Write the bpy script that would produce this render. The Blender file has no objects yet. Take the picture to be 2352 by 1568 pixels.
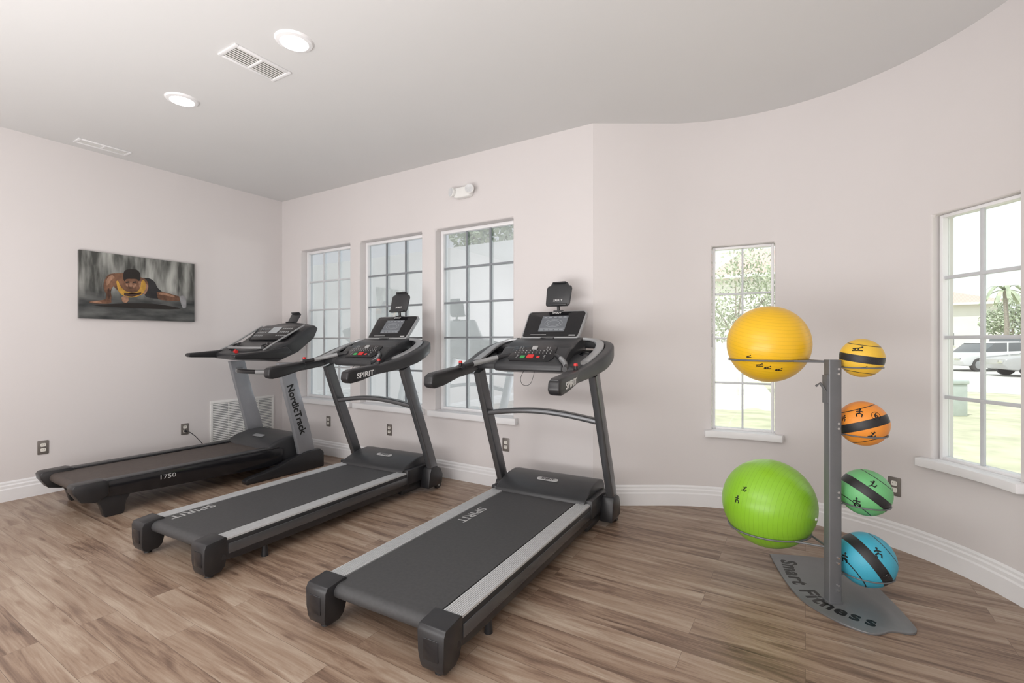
import bpy, bmesh, math, random
from mathutils import Vector, Matrix
random.seed(7)
S = bpy.context.scene
COL = S.collection
PI = math.pi
F = 1100.0; H = 1.306; YAW = math.radians(31.5)
FW = (-math.sin(YAW), math.cos(YAW)); RT = (math.cos(YAW), math.sin(YAW))
CEIL = 3.05; XL = -5.577; YB = 3.603
CC = (-0.27, 2.80); CR = 1.305

# ---------------------------------------------------------------- measuring helpers
def ray(px, py):
    a = (px - 1176) / F; b = (784 - py) / F
    return Vector((RT[0]*a + FW[0], RT[1]*a + FW[1], b))
def on_z(px, py, z=0.0):
    d = ray(px, py); t = (z - H) / d.z
    return Vector((d.x*t, d.y*t, z))
def on_x(px, py, x):
    d = ray(px, py); t = x / d.x
    return Vector((x, d.y*t, H + d.z*t))
def at_t(px, py, t):
    d = ray(px, py)
    return Vector((d.x*t, d.y*t, H + d.z*t))

# ---------------------------------------------------------------- materials
def new_mat(name):
    m = bpy.data.materials.new(name); m.use_nodes = True
    nt = m.node_tree; b = nt.nodes['Principled BSDF']
    return m, nt, b
def mat(name, col, rough=.5, metal=0.0, var=.06, vscale=12, bump=0.0, bscale=200, spec=None, coat=0, emit=None, estr=0):
    m, nt, b = new_mat(name)
    N = nt.nodes; L = nt.links
    tc = N.new('ShaderNodeTexCoord'); no = N.new('ShaderNodeTexNoise')
    no.inputs['Scale'].default_value = vscale; no.inputs['Detail'].default_value = 4
    L.new(tc.outputs['Object'], no.inputs['Vector'])
    rp = N.new('ShaderNodeValToRGB')
    rp.color_ramp.elements[0].position = .3; rp.color_ramp.elements[1].position = .7
    rp.color_ramp.elements[0].color = tuple(c*(1-var) for c in col) + (1,)
    rp.color_ramp.elements[1].color = tuple(min(1, c*(1+var)) for c in col) + (1,)
    L.new(no.outputs['Fac'], rp.inputs['Fac']); L.new(rp.outputs['Color'], b.inputs['Base Color'])
    b.inputs['Roughness'].default_value = rough; b.inputs['Metallic'].default_value = metal
    if spec is not None: b.inputs['Specular IOR Level'].default_value = spec
    if coat: b.inputs['Coat Weight'].default_value = coat; b.inputs['Coat Roughness'].default_value = .1
    if bump:
        n2 = N.new('ShaderNodeTexNoise'); n2.inputs['Scale'].default_value = bscale; n2.inputs['Detail'].default_value = 3
        L.new(tc.outputs['Object'], n2.inputs['Vector'])
        bp = N.new('ShaderNodeBump'); bp.inputs['Strength'].default_value = bump; bp.inputs['Distance'].default_value = .002
        L.new(n2.outputs['Fac'], bp.inputs['Height']); L.new(bp.outputs['Normal'], b.inputs['Normal'])
    if emit:
        b.inputs['Emission Color'].default_value = tuple(emit) + (1,); b.inputs['Emission Strength'].default_value = estr
    return m

def floor_mat():
    m, nt, b = new_mat('laminate_planks'); N = nt.nodes; L = nt.links
    tc = N.new('ShaderNodeTexCoord')
    br = N.new('ShaderNodeTexBrick')
    br.inputs['Scale'].default_value = 1; br.inputs['Brick Width'].default_value = 1.2
    br.inputs['Row Height'].default_value = .140; br.inputs['Mortar Size'].default_value = .0007
    br.inputs['Mortar Smooth'].default_value = .1
    br.inputs['Color1'].default_value = (0,0,0,1); br.inputs['Color2'].default_value = (1,1,1,1)
    br.inputs['Mortar'].default_value = (.5,.5,.5,1); br.offset = .37; br.offset_frequency = 2
    L.new(tc.outputs['Object'], br.inputs['Vector'])
    rnd = N.new('ShaderNodeSeparateColor'); L.new(br.outputs['Color'], rnd.inputs['Color'])
    sx = N.new('ShaderNodeSeparateXYZ'); L.new(tc.outputs['Object'], sx.inputs[0])
    def coords(kx, ky, kz=37):
        mx = N.new('ShaderNodeMath'); mx.operation = 'MULTIPLY'; mx.inputs[1].default_value = kx; L.new(sx.outputs[0], mx.inputs[0])
        my = N.new('ShaderNodeMath'); my.operation = 'MULTIPLY'; my.inputs[1].default_value = ky; L.new(sx.outputs[1], my.inputs[0])
        mz = N.new('ShaderNodeMath'); mz.operation = 'MULTIPLY'; mz.inputs[1].default_value = kz; L.new(rnd.outputs[0], mz.inputs[0])
        c = N.new('ShaderNodeCombineXYZ'); L.new(mx.outputs[0], c.inputs[0]); L.new(my.outputs[0], c.inputs[1]); L.new(mz.outputs[0], c.inputs[2])
        return c
    def grain(kx, ky, sc, det, dist):
        n = N.new('ShaderNodeTexNoise'); n.inputs['Scale'].default_value = sc; n.inputs['Detail'].default_value = det
        n.inputs['Distortion'].default_value = dist; n.inputs['Roughness'].default_value = .62
        L.new(coords(kx, ky).outputs[0], n.inputs['Vector']); return n
    g1 = grain(1.1, 12, 1.3, 8, 1.0); g2 = grain(3, 90, 2.0, 5, .2)
    mix = N.new('ShaderNodeMath'); mix.operation = 'MULTIPLY_ADD'; mix.inputs[1].default_value = .78
    L.new(g1.outputs['Fac'], mix.inputs[0])
    g2m = N.new('ShaderNodeMath'); g2m.operation = 'MULTIPLY'; g2m.inputs[1].default_value = .22; L.new(g2.outputs['Fac'], g2m.inputs[0])
    L.new(g2m.outputs[0], mix.inputs[2])
    sh = N.new('ShaderNodeMath'); sh.operation = 'MULTIPLY_ADD'; sh.inputs[1].default_value = .12; L.new(rnd.outputs[0], sh.inputs[0]); L.new(mix.outputs[0], sh.inputs[2])
    # small knots
    vo = N.new('ShaderNodeTexVoronoi'); vo.inputs['Scale'].default_value = 1.0; L.new(coords(1.6, 6.5, 11).outputs[0], vo.inputs['Vector'])
    kn = N.new('ShaderNodeMapRange'); kn.inputs['From Min'].default_value = .02; kn.inputs['From Max'].default_value = .12
    kn.inputs['To Min'].default_value = -.12; kn.inputs['To Max'].default_value = 0; L.new(vo.outputs['Distance'], kn.inputs['Value'])
    sk = N.new('ShaderNodeMath'); sk.operation = 'ADD'; L.new(sh.outputs[0], sk.inputs[0]); L.new(kn.outputs[0], sk.inputs[1])
    rp = N.new('ShaderNodeValToRGB'); e = rp.color_ramp.elements
    e[0].position = .36; e[0].color = (.090,.054,.037,1)
    e[1].position = .74; e[1].color = (.46,.37,.29,1)
    x = e.new(.47); x.color = (.20,.130,.092,1)
    x = e.new(.55); x.color = (.30,.208,.148,1)
    x = e.new(.64); x.color = (.37,.278,.208,1)
    L.new(sk.outputs[0], rp.inputs['Fac'])
    mm = N.new('ShaderNodeMix'); mm.data_type = 'RGBA'; L.new(br.outputs['Fac'], mm.inputs[0])
    L.new(rp.outputs['Color'], mm.inputs[6]); mm.inputs[7].default_value = (.12,.08,.06,1)
    L.new(mm.outputs[2], b.inputs['Base Color'])
    b.inputs['Roughness'].default_value = .38; b.inputs['Specular IOR Level'].default_value = .45
    bp = N.new('ShaderNodeBump'); bp.inputs['Strength'].default_value = .10; bp.inputs['Distance'].default_value = .002
    L.new(sh.outputs[0], bp.inputs['Height']); L.new(bp.outputs['Normal'], b.inputs['Normal'])
    return m

def glass_mat(name, tint, gl, gcol=(1,1,1)):
    m = bpy.data.materials.new(name); m.use_nodes = True; nt = m.node_tree; N = nt.nodes; L = nt.links
    N.remove(N['Principled BSDF']); out = N['Material Output']
    tr = N.new('ShaderNodeBsdfTransparent'); tr.inputs['Color'].default_value = tint + (1,)
    g = N.new('ShaderNodeBsdfGlossy'); g.inputs['Roughness'].default_value = .015; g.inputs['Color'].default_value = gcol + (1,)
    tc = N.new('ShaderNodeTexCoord'); no = N.new('ShaderNodeTexNoise'); no.inputs['Scale'].default_value = 3
    L.new(tc.outputs['Object'], no.inputs['Vector'])
    mr = N.new('ShaderNodeMapRange'); mr.inputs['To Min'].default_value = gl*.9; mr.inputs['To Max'].default_value = gl*1.1
    L.new(no.outputs['Fac'], mr.inputs['Value'])
    mx = N.new('ShaderNodeMixShader'); L.new(mr.outputs[0], mx.inputs['Fac'])
    L.new(tr.outputs[0], mx.inputs[1]); L.new(g.outputs[0], mx.inputs[2]); L.new(mx.outputs[0], out.inputs['Surface'])
    return m

def band_ball_mat(name, col, axis, w=.19):
    m, nt, b = new_mat(name); N = nt.nodes; L = nt.links
    tc = N.new('ShaderNodeTexCoord'); nz = N.new('ShaderNodeVectorMath'); nz.operation = 'NORMALIZE'
    L.new(tc.outputs['Object'], nz.inputs[0])
    def dotabs(ax):
        d = N.new('ShaderNodeVectorMath'); d.operation = 'DOT_PRODUCT'; d.inputs[1].default_value = Vector(ax).normalized()
        L.new(nz.outputs[0], d.inputs[0]); a = N.new('ShaderNodeMath'); a.operation = 'ABSOLUTE'; L.new(d.outputs['Value'], a.inputs[0]); return a
    a = dotabs(axis)
    lt = N.new('ShaderNodeMath'); lt.operation = 'LESS_THAN'; lt.inputs[1].default_value = w; L.new(a.outputs[0], lt.inputs[0])
    sb = N.new('ShaderNodeMath'); sb.operation = 'SUBTRACT'; sb.inputs[1].default_value = .70; L.new(a.outputs[0], sb.inputs[0])
    ab = N.new('ShaderNodeMath'); ab.operation = 'ABSOLUTE'; L.new(sb.outputs[0], ab.inputs[0])
    l2 = N.new('ShaderNodeMath'); l2.operation = 'LESS_THAN'; l2.inputs[1].default_value = .016; L.new(ab.outputs[0], l2.inputs[0])
    mxm = N.new('ShaderNodeMath'); mxm.operation = 'MAXIMUM'; L.new(lt.outputs[0], mxm.inputs[0]); L.new(l2.outputs[0], mxm.inputs[1])
    mm = N.new('ShaderNodeMix'); mm.data_type = 'RGBA'; L.new(mxm.outputs[0], mm.inputs[0])
    mm.inputs[6].default_value = col + (1,); mm.inputs[7].default_value = (.020,.020,.022,1)
    L.new(mm.outputs[2], b.inputs['Base Color']); b.inputs['Roughness'].default_value = .45
    v = N.new('ShaderNodeTexVoronoi'); v.inputs['Scale'].default_value = 260; L.new(tc.outputs['Object'], v.inputs['Vector'])
    bp = N.new('ShaderNodeBump'); bp.inputs['Strength'].default_value = .2; bp.inputs['Distance'].default_value = .002
    L.new(v.outputs['Distance'], bp.inputs['Height']); L.new(bp.outputs['Normal'], b.inputs['Normal'])
    return m

def ribbed_ball_mat(name, col, axis, n=66):
    m, nt, b = new_mat(name); N = nt.nodes; L = nt.links
    tc = N.new('ShaderNodeTexCoord'); nz = N.new('ShaderNodeVectorMath'); nz.operation = 'NORMALIZE'
    L.new(tc.outputs['Object'], nz.inputs[0])
    d = N.new('ShaderNodeVectorMath'); d.operation = 'DOT_PRODUCT'; d.inputs[1].default_value = Vector(axis).normalized(); L.new(nz.outputs[0], d.inputs[0])
    ac = N.new('ShaderNodeMath'); ac.operation = 'ARCCOSINE'; L.new(d.outputs['Value'], ac.inputs[0])
    mu = N.new('ShaderNodeMath'); mu.operation = 'MULTIPLY'; mu.inputs[1].default_value = n; L.new(ac.outputs[0], mu.inputs[0])
    si = N.new('ShaderNodeMath'); si.operation = 'SINE'; L.new(mu.outputs[0], si.inputs[0])
    mr = N.new('ShaderNodeMapRange'); mr.inputs['From Min'].default_value = .88; mr.inputs['From Max'].default_value = 1.0
    mr.inputs['To Min'].default_value = 0; mr.inputs['To Max'].default_value = .35; L.new(si.outputs[0], mr.inputs['Value'])
    mm = N.new('ShaderNodeMix'); mm.data_type = 'RGBA'; L.new(mr.outputs[0], mm.inputs[0])
    mm.inputs[6].default_value = col + (1,); mm.inputs[7].default_value = tuple(c*.6 for c in col) + (1,)
    L.new(mm.outputs[2], b.inputs['Base Color'])
    bp = N.new('ShaderNodeBump'); bp.inputs['Strength'].default_value = .2; bp.inputs['Distance'].default_value = .002
    L.new(mr.outputs[0], bp.inputs['Height']); L.new(bp.outputs['Normal'], b.inputs['Normal'])
    b.inputs['Roughness'].default_value = .3
    return m

def tile_mat(name, c1, c2, scale, rough=.8):
    m, nt, b = new_mat(name); N = nt.nodes; L = nt.links
    tc = N.new('ShaderNodeTexCoord'); w = N.new('ShaderNodeTexWave'); w.inputs['Scale'].default_value = scale
    w.inputs['Distortion'].default_value = .6; L.new(tc.outputs['Object'], w.inputs['Vector'])
    rp = N.new('ShaderNodeValToRGB'); rp.color_ramp.elements[0].color = c1 + (1,); rp.color_ramp.elements[1].color = c2 + (1,)
    L.new(w.outputs['Fac'], rp.inputs['Fac']); L.new(rp.outputs['Color'], b.inputs['Base Color']); b.inputs['Roughness'].default_value = rough
    return m

def poster_mat():
    m, nt, b = new_mat('poster_print'); N = nt.nodes; L = nt.links
    tc = N.new('ShaderNodeTexCoord'); sx = N.new('ShaderNodeSeparateXYZ'); L.new(tc.outputs['Generated'], sx.inputs[0])
    mp = N.new('ShaderNodeMapping'); mp.inputs['Scale'].default_value = (1, 8, 1.0); L.new(tc.outputs['Generated'], mp.inputs[0])
    no = N.new('ShaderNodeTexNoise'); no.inputs['Scale'].default_value = 1.7; no.inputs['Detail'].default_value = 4; no.inputs['Roughness'].default_value = .45; L.new(mp.outputs[0], no.inputs['Vector'])
    r1 = N.new('ShaderNodeValToRGB'); e = r1.color_ramp.elements
    e[0].position = .38; e[0].color = (.055,.057,.052,1); e[1].position = .72; e[1].color = (.46,.47,.44,1)
    L.new(no.outputs['Fac'], r1.inputs['Fac'])
    mp2 = N.new('ShaderNodeMapping'); mp2.inputs['Scale'].default_value = (1, 1.6, 4); L.new(tc.outputs['Generated'], mp2.inputs[0])
    n2 = N.new('ShaderNodeTexNoise'); n2.inputs['Scale'].default_value = 2.0; n2.inputs['Detail'].default_value = 4; L.new(mp2.outputs[0], n2.inputs['Vector'])
    r2 = N.new('ShaderNodeValToRGB'); e = r2.color_ramp.elements
    e[0].position = .35; e[0].color = (.020,.023,.024,1); e[1].position = .8; e[1].color = (.16,.165,.16,1)
    L.new(n2.outputs['Fac'], r2.inputs['Fac'])
    ms = N.new('ShaderNodeMapRange'); ms.inputs['From Min'].default_value = .30; ms.inputs['From Max'].default_value = .52; L.new(sx.outputs[2], ms.inputs['Value'])
    mm = N.new('ShaderNodeMix'); mm.data_type = 'RGBA'; L.new(ms.outputs[0], mm.inputs[0]); L.new(r2.outputs['Color'], mm.inputs[6]); L.new(r1.outputs['Color'], mm.inputs[7])
    L.new(mm.outputs[2], b.inputs['Base Color']); b.inputs['Roughness'].default_value = .45
    return m

M = dict(
    floor=floor_mat(),
    wall=mat('warm_grey_paint', (.70,.668,.662), .75, var=.012, vscale=1.2, bump=.10, bscale=90, spec=.25),
    ceil=mat('ceiling_paint', (.70,.70,.698), .85, var=.01, vscale=1, bump=.08, bscale=70, spec=.2),
    trim=mat('white_trim', (.84,.84,.85), .35, var=.01),
    white=mat('white_plastic', (.82,.82,.80), .35, var=.02),
    mull=mat('grey_muntin', (.24,.26,.28), .4, var=.03),
    mull_l=mat('light_muntin', (.60,.62,.64), .4, var=.03),
    glass=glass_mat('clear_glass', (.97,.99,.98), .05),
    glass_r=glass_mat('reflective_glass', (.86,.88,.89), .36, (.80,.86,.91)),
    lglass=mat('lamp_glass', (.66,.67,.68), .15, var=.05, vscale=60),
    blk=mat('black_plastic', (.019,.019,.021), .34, var=.08, bump=.1, bscale=500),
    blk2=mat('charcoal_plastic', (.034,.035,.038), .36, var=.06, bump=.1, bscale=500),
    gloss=mat('gloss_black', (.012,.012,.014), .14, var=.05),
    belt=mat('belt_rubber', (.050,.050,.052), .60, var=.12, vscale=60, bump=.25, bscale=700),
    belt_b=mat('worn_brown_belt', (.080,.063,.055), .6, var=.14, vscale=30, bump=.25, bscale=700),
    silver=mat('silver_rail', (.58,.59,.60), .42, metal=.25, var=.05, vscale=30),
    mast=mat('gunmetal', (.125,.128,.135), .26, metal=.6, var=.04),
    greym=mat('grey_metal', (.30,.31,.33), .32, metal=.4, var=.04),
    rack=mat('rack_grey', (.16,.165,.172), .40, metal=.25, var=.04),
    rackb=mat('rack_base_grey', (.185,.188,.192), .35, metal=.3, var=.04),
    chrome=mat('chrome', (.75,.75,.75), .12, metal=1, var=.02),
    accent=mat('accent_grey', (.38,.39,.40), .28, metal=.45, var=.03),
    red=mat('red_button', (.62,.03,.03), .35, var=.03),
    green=mat('green_button', (.05,.35,.10), .35, var=.03),
    lcd=mat('lcd_screen', (.13,.14,.155), .15, var=.1, vscale=30, emit=(.35,.38,.42), estr=.06),
    lcd_line=mat('lcd_lines', (.45,.48,.5), .4, var=.02),
    letter=mat('white_lettering', (.75,.75,.75), .45, var=.01),
    letter_g=mat('grey_lettering', (.42,.42,.42), .5, var=.02),
    letter_b=mat('black_lettering', (.006,.006,.006), .4, var=.01),
    lamp=mat('lamp_lens', (1,1,1), .5, var=0.0, emit=(1,.97,.9), estr=6),
    plate=mat('pewter_plate', (.20,.18,.165), .40, metal=.3, var=.05),
    sock=mat('ivory_socket', (.76,.74,.68), .4, var=.02),
    dark=mat('dark_void', (.085,.078,.07), .9, var=.02),
    grass=mat('lawn_grass', (.56,.56,.40), .95, var=.20, vscale=2.5, bump=.6, bscale=30),
    pave=mat('concrete_drive', (.62,.61,.59), .9, var=.06, vscale=2),
    stucco=mat('white_stucco', (.84,.83,.80), .9, var=.03, vscale=1),
    roof=tile_mat('terracotta_tiles', (.56,.40,.34), (.74,.57,.50), 4),
    leaf=mat('leaf_green', (.43,.49,.35), .7, var=.35, vscale=2),
    bark=mat('bark', (.38,.34,.30), .9, var=.2, vscale=10),
    porch=mat('porch_grey', (.78,.78,.775), .9, var=.05, vscale=1),
    carw=mat('white_car_paint', (.80,.81,.82), .25, var=.01, coat=.5),
    cars=mat('silver_car_paint', (.50,.50,.50), .25, metal=.3, var=.02, coat=.5),
    card=mat('dark_car_paint', (.20,.21,.24), .25, var=.02, coat=.5),
    carg=mat('car_glass', (.15,.16,.17), .08, var=.02),
    tyre=mat('tyre_rubber', (.07,.07,.07), .8, var=.1),
    poster=poster_mat(),
    skin=mat('printed_skin', (.16,.078,.045), .5, var=.5, vscale=16),
    skin_l=mat('printed_skin_light', (.32,.18,.115), .5, var=.3, vscale=30),
    skin_d=mat('printed_skin_dark', (.055,.026,.016), .5, var=.3, vscale=30),
    hair=mat('printed_hair', (.015,.012,.010), .5, var=.1),
    vest=mat('printed_vest', (.50,.28,.045), .5, var=.3, vscale=20),
    shorts=mat('printed_black', (.02,.02,.022), .5, var=.3),
    shoe=mat('printed_shoe', (.30,.30,.31), .5, var=.3),
    util=mat('utility_green', (.50,.56,.54), .6, var=.05),
)

# ---------------------------------------------------------------- mesh builder
def catmull(pts, n=6):
    P = [Vector(p) for p in pts]; out = []
    for i in range(len(P)-1):
        p0 = P[max(i-1,0)]; p1 = P[i]; p2 = P[i+1]; p3 = P[min(i+2,len(P)-1)]
        for k in range(n):
            t = k/n
            out.append(.5*((2*p1)+(-p0+p2)*t+(2*p0-5*p1+4*p2-p3)*t*t+(-p0+3*p1-3*p2+p3)*t**3))
    out.append(P[-1]); return out
def rrect(hw, hh, r, n=3):
    pts = []
    for cx, cy, a0 in ((hw-r,hh-r,0),(-hw+r,hh-r,90),(-hw+r,-hh+r,180),(hw-r,-hh+r,270)):
        for k in range(n+1):
            a = math.radians(a0+90*k/n); pts.append((cx+r*math.cos(a), cy+r*math.sin(a)))
    return pts
def basis(o, x, y):
    x = Vector(x).normalized(); z = x.cross(Vector(y)).normalized(); y = z.cross(x)
    m = Matrix.Identity(4)
    for i in range(3):
        m[i][0] = x[i]; m[i][1] = y[i]; m[i][2] = z[i]; m[i][3] = o[i]
    return m
class MB:
    def __init__(s): s.bm = bmesh.new()
    def _v(s, p, T): p = Vector(p); return s.bm.verts.new(T @ p if T else p)
    def box(s, x0, x1, y0, y1, z0, z1, T=None):
        v = [s._v(p, T) for p in ((x0,y0,z0),(x1,y0,z0),(x1,y1,z0),(x0,y1,z0),(x0,y0,z1),(x1,y0,z1),(x1,y1,z1),(x0,y1,z1))]
        for f in ((0,3,2,1),(4,5,6,7),(0,1,5,4),(1,2,6,5),(2,3,7,6),(3,0,4,7)): s.bm.faces.new([v[i] for i in f])
        return s
    def prism(s, pts, ax, a0, a1, T=None):
        def P(p, a): return {'x':(a,p[0],p[1]),'y':(p[0],a,p[1]),'z':(p[0],p[1],a)}[ax]
        A = [s._v(P(p,a0), T) for p in pts]; B = [s._v(P(p,a1), T) for p in pts]; n = len(pts)
        s.bm.faces.new(A[::-1]); s.bm.faces.new(B)
        for i in range(n): s.bm.faces.new((A[i],A[(i+1)%n],B[(i+1)%n],B[i]))
        return s
    def flat(s, pts, T=None):
        s.bm.faces.new([s._v(p, T) for p in pts]); return s
    def sweep(s, path, sec, up=(0,0,1), scales=None, closed=False):
        P = [Vector(p) for p in path]; n = len(P); U = Vector(up); rings = []
        for i in range(n):
            if closed: t = (P[(i+1)%n]-P[i-1]).normalized()
            else: t = (P[min(i+1,n-1)]-P[max(i-1,0)]).normalized()
            sd = t.cross(U).normalized(); u = sd.cross(t)
            k = scales[i] if scales else (1,1)
            rings.append([s.bm.verts.new(P[i]+sd*a*k[0]+u*b*k[1]) for a,b in sec])
        m = len(sec)
        for i in range(n if closed else n-1):
            A = rings[i]; B = rings[(i+1)%n]
            for j in range(m): s.bm.faces.new((A[j],A[(j+1)%m],B[(j+1)%m],B[j]))
        if not closed: s.bm.faces.new(rings[0][::-1]); s.bm.faces.new(rings[-1])
        return s
    def tube(s, path, r, n=8, closed=False, r1=None):
        P = [Vector(p) for p in path]; k = len(P); rings = []
        t0 = (P[1]-P[0]).normalized(); nn = t0.orthogonal().normalized()
        for i in range(k):
            if closed: t = (P[(i+1)%k]-P[i-1]).normalized()
            else: t = (P[min(i+1,k-1)]-P[max(i-1,0)]).normalized()
            nn = (nn - t*nn.dot(t)).normalized(); b = t.cross(nn)
            rr = r if r1 is None else r+(r1-r)*i/(k-1)
            rings.append([s.bm.verts.new(P[i]+(nn*math.cos(2*PI*j/n)+b*math.sin(2*PI*j/n))*rr) for j in range(n)])
        for i in range(k if closed else k-1):
            A = rings[i]; B = rings[(i+1)%k]
            for j in range(n): s.bm.faces.new((A[j],A[(j+1)%n],B[(j+1)%n],B[j]))
        if not closed: s.bm.faces.new(rings[0][::-1]); s.bm.faces.new(rings[-1])
        return s
    def cyl(s, a, b, r, n=24, r1=None): return s.tube([a,b], r, n, r1=r1)
    def lathe(s, prof, n=32, T=None):
        rings = []
        for r, z in prof:
            if r < 1e-6: rings.append([s._v((0,0,z), T)])
            else: rings.append([s._v((r*math.cos(2*PI*j/n), r*math.sin(2*PI*j/n), z), T) for j in range(n)])
        for A, B in zip(rings, rings[1:]):
            for j in range(n):
                k = (j+1) % n
                if len(A) == 1 and len(B) == 1: continue
                if len(A) == 1: s.bm.faces.new((A[0],B[j],B[k]))
                elif len(B) == 1: s.bm.faces.new((A[j],A[k],B[0]))
                else: s.bm.faces.new((A[j],A[k],B[k],B[j]))
        return s
    def sphere(s, c, r, u=32, v=20, sq=(1,1,1)):
        T = Matrix.Translation(Vector(c)) @ Matrix.Diagonal((sq[0],sq[1],sq[2],1))
        return s.lathe([(r*math.sin(PI*i/v), -r*math.cos(PI*i/v)) for i in range(v+1)], u, T)
    def build(s, name, m, parent=None, bevel=0, seg=2, angle=38, mingle=30):
        bm = s.bm
        bmesh.ops.recalc_face_normals(bm, faces=bm.faces)
        if bevel:
            es = [e for e in bm.edges if len(e.link_faces) == 2 and e.calc_face_angle(0) > math.radians(mingle)]
            bmesh.ops.bevel(bm, geom=es, offset=bevel, segments=seg, profile=.5, affect='EDGES', clamp_overlap=True)
        me = bpy.data.meshes.new(name); bm.to_mesh(me); bm.free()
        for p in me.polygons: p.use_smooth = True
        me.set_sharp_from_angle(angle=math.radians(angle))
        me.materials.append(m)
        o = bpy.data.objects.new(name, me); COL.objects.link(o)
        if parent: o.parent = parent
        return o
def tag(o, label, cat, group=None, kind=None):
    if label: o['label'] = label
    if cat: o['category'] = cat
    if group: o['group'] = group
    if kind: o['kind'] = kind
    return o
def empty(name, loc=(0,0,0), rz=0, label=None, cat=None, group=None, kind=None):
    o = bpy.data.objects.new(name, None); COL.objects.link(o); o.empty_display_size = .1
    o.location = loc; o.rotation_euler = (0,0,rz); return tag(o, label, cat, group, kind)
def struct(o): o['kind'] = 'structure'; return o
def copy_tree(o, parent=None):
    c = o.copy(); COL.objects.link(c)
    if parent: c.parent = parent
    for ch in [x for x in list(o.children)]: copy_tree(ch, c)
    return c
def text(name, body, size, m, parent, T, ext=.0008, bold=0.0, shear=0.0, sx=1.0):
    cu = bpy.data.curves.new(name, 'FONT'); cu.body = body; cu.size = size; cu.extrude = ext
    cu.align_x = 'CENTER'; cu.align_y = 'CENTER'; cu.offset = bold; cu.shear = shear; cu.resolution_u = 3
    tmp = bpy.data.objects.new('tmp_text', cu); COL.objects.link(tmp)
    bpy.context.view_layer.update()
    dg = bpy.context.evaluated_depsgraph_get()
    me = bpy.data.meshes.new_from_object(tmp.evaluated_get(dg))
    bpy.data.objects.remove(tmp); bpy.data.curves.remove(cu)
    me.transform(T @ Matrix.Diagonal((sx,1,1,1))); me.materials.clear(); me.materials.append(m); me.name = name
    if parent is None: return me
    o = bpy.data.objects.new(name, me); COL.objects.link(o); o.parent = parent
    return o

# ---------------------------------------------------------------- room shell
arc = [(-1.449, YB)] + [(CC[0]+CR*math.cos(math.radians(a)), CC[1]+CR*math.sin(math.radians(a))) for a in [122-2*i for i in range(62)]]
XR = CC[0]+CR; YR = -3.5
curve_path = arc + [(XR, YR)]
def cum(path):
    s = [0]
    for a, b in zip(path, path[1:]): s.append(s[-1]+math.dist(a, b))
    return s
def point_at(path, c, s):
    for i in range(len(path)-1):
        if s <= c[i+1]+1e-9:
            t = (s-c[i])/(c[i+1]-c[i]); return tuple(path[i][k]+(path[i+1][k]-path[i][k])*t for k in (0,1))
    return path[-1]
def offset_path(path, d):
    out = []
    for i, p in enumerate(path):
        ns = []
        for a, b in ((i-1,i),(i,i+1)):
            if a < 0 or b >= len(path): continue
            dx = path[b][0]-path[a][0]; dy = path[b][1]-path[a][1]; l = math.hypot(dx,dy); ns.append(Vector((-dy/l, dx/l)))
        n = sum(ns, Vector((0,0))).normalized(); k = 1/max(.3, n.dot(ns[0]))
        out.append((p[0]+n.x*d*k, p[1]+n.y*d*k))
    return out
def wall(name, path, openings=(), thick=.18):
    c = cum(path); ss = set(round(v,5) for v in c)
    for o in openings: ss.add(round(o[0],5)); ss.add(round(o[1],5))
    ss = sorted(ss); ss2 = [ss[0]]
    keep = {round(o[k],5) for o in openings for k in (0,1)}
    for v in ss[1:]:
        if v-ss2[-1] < .012 and v not in keep and v != ss[-1]: continue
        if v-ss2[-1] < .012 and v in keep and ss2[-1] not in keep and len(ss2) > 1: ss2.pop()
        ss2.append(v)
    ss = ss2
    pin = [point_at(path, c, s) for s in ss]; pout = offset_path(pin, thick)
    zs = sorted({0.0, CEIL} | {z for o in openings for z in (o[2], o[3])})
    bm = bmesh.new()
    A = [[bm.verts.new((p[0],p[1],z)) for z in zs] for p in pin]; B = [[bm.verts.new((p[0],p[1],z)) for z in zs] for p in pout]
    def opened(i, j):
        if i < 0 or i >= len(ss)-1 or j < 0 or j >= len(zs)-1: return True
        sm = (ss[i]+ss[i+1])/2; zm = (zs[j]+zs[j+1])/2
        return any(o[0] < sm < o[1] and o[2] < zm < o[3] for o in openings)
    for i in range(len(ss)-1):
        for j in range(len(zs)-1):
            if opened(i,j): continue
            bm.faces.new((A[i][j],A[i+1][j],A[i+1][j+1],A[i][j+1])); bm.faces.new((B[i][j],B[i][j+1],B[i+1][j+1],B[i+1][j]))
            if opened(i-1,j): bm.faces.new((A[i][j],A[i][j+1],B[i][j+1],B[i][j]))
            if opened(i+1,j): bm.faces.new((A[i+1][j],B[i+1][j],B[i+1][j+1],A[i+1][j+1]))
            if opened(i,j-1): bm.faces.new((A[i][j],B[i][j],B[i+1][j],A[i+1][j]))
            if opened(i,j+1): bm.faces.new((A[i][j+1],A[i+1][j+1],B[i+1][j+1],B[i][j+1]))
    mb = MB(); mb.bm.free(); mb.bm = bm
    bmesh.ops.recalc_face_normals(bm, faces=bm.faces)
    ends = [Vector(path[0]), Vector(path[-1])]
    es = [e for e in bm.edges if len(e.link_faces) == 2 and e.calc_face_angle(0) > math.radians(60)
          and all(.1 < v.co.z < CEIL-.1 and min((v.co.xy-q).length for q in ends) > .25 for v in e.verts)]
    bmesh.ops.bevel(bm, geom=es, offset=.018, segments=3, profile=.5, affect='EDGES', clamp_overlap=True)
    return struct(mb.build(name, M['wall'], angle=25))
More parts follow.
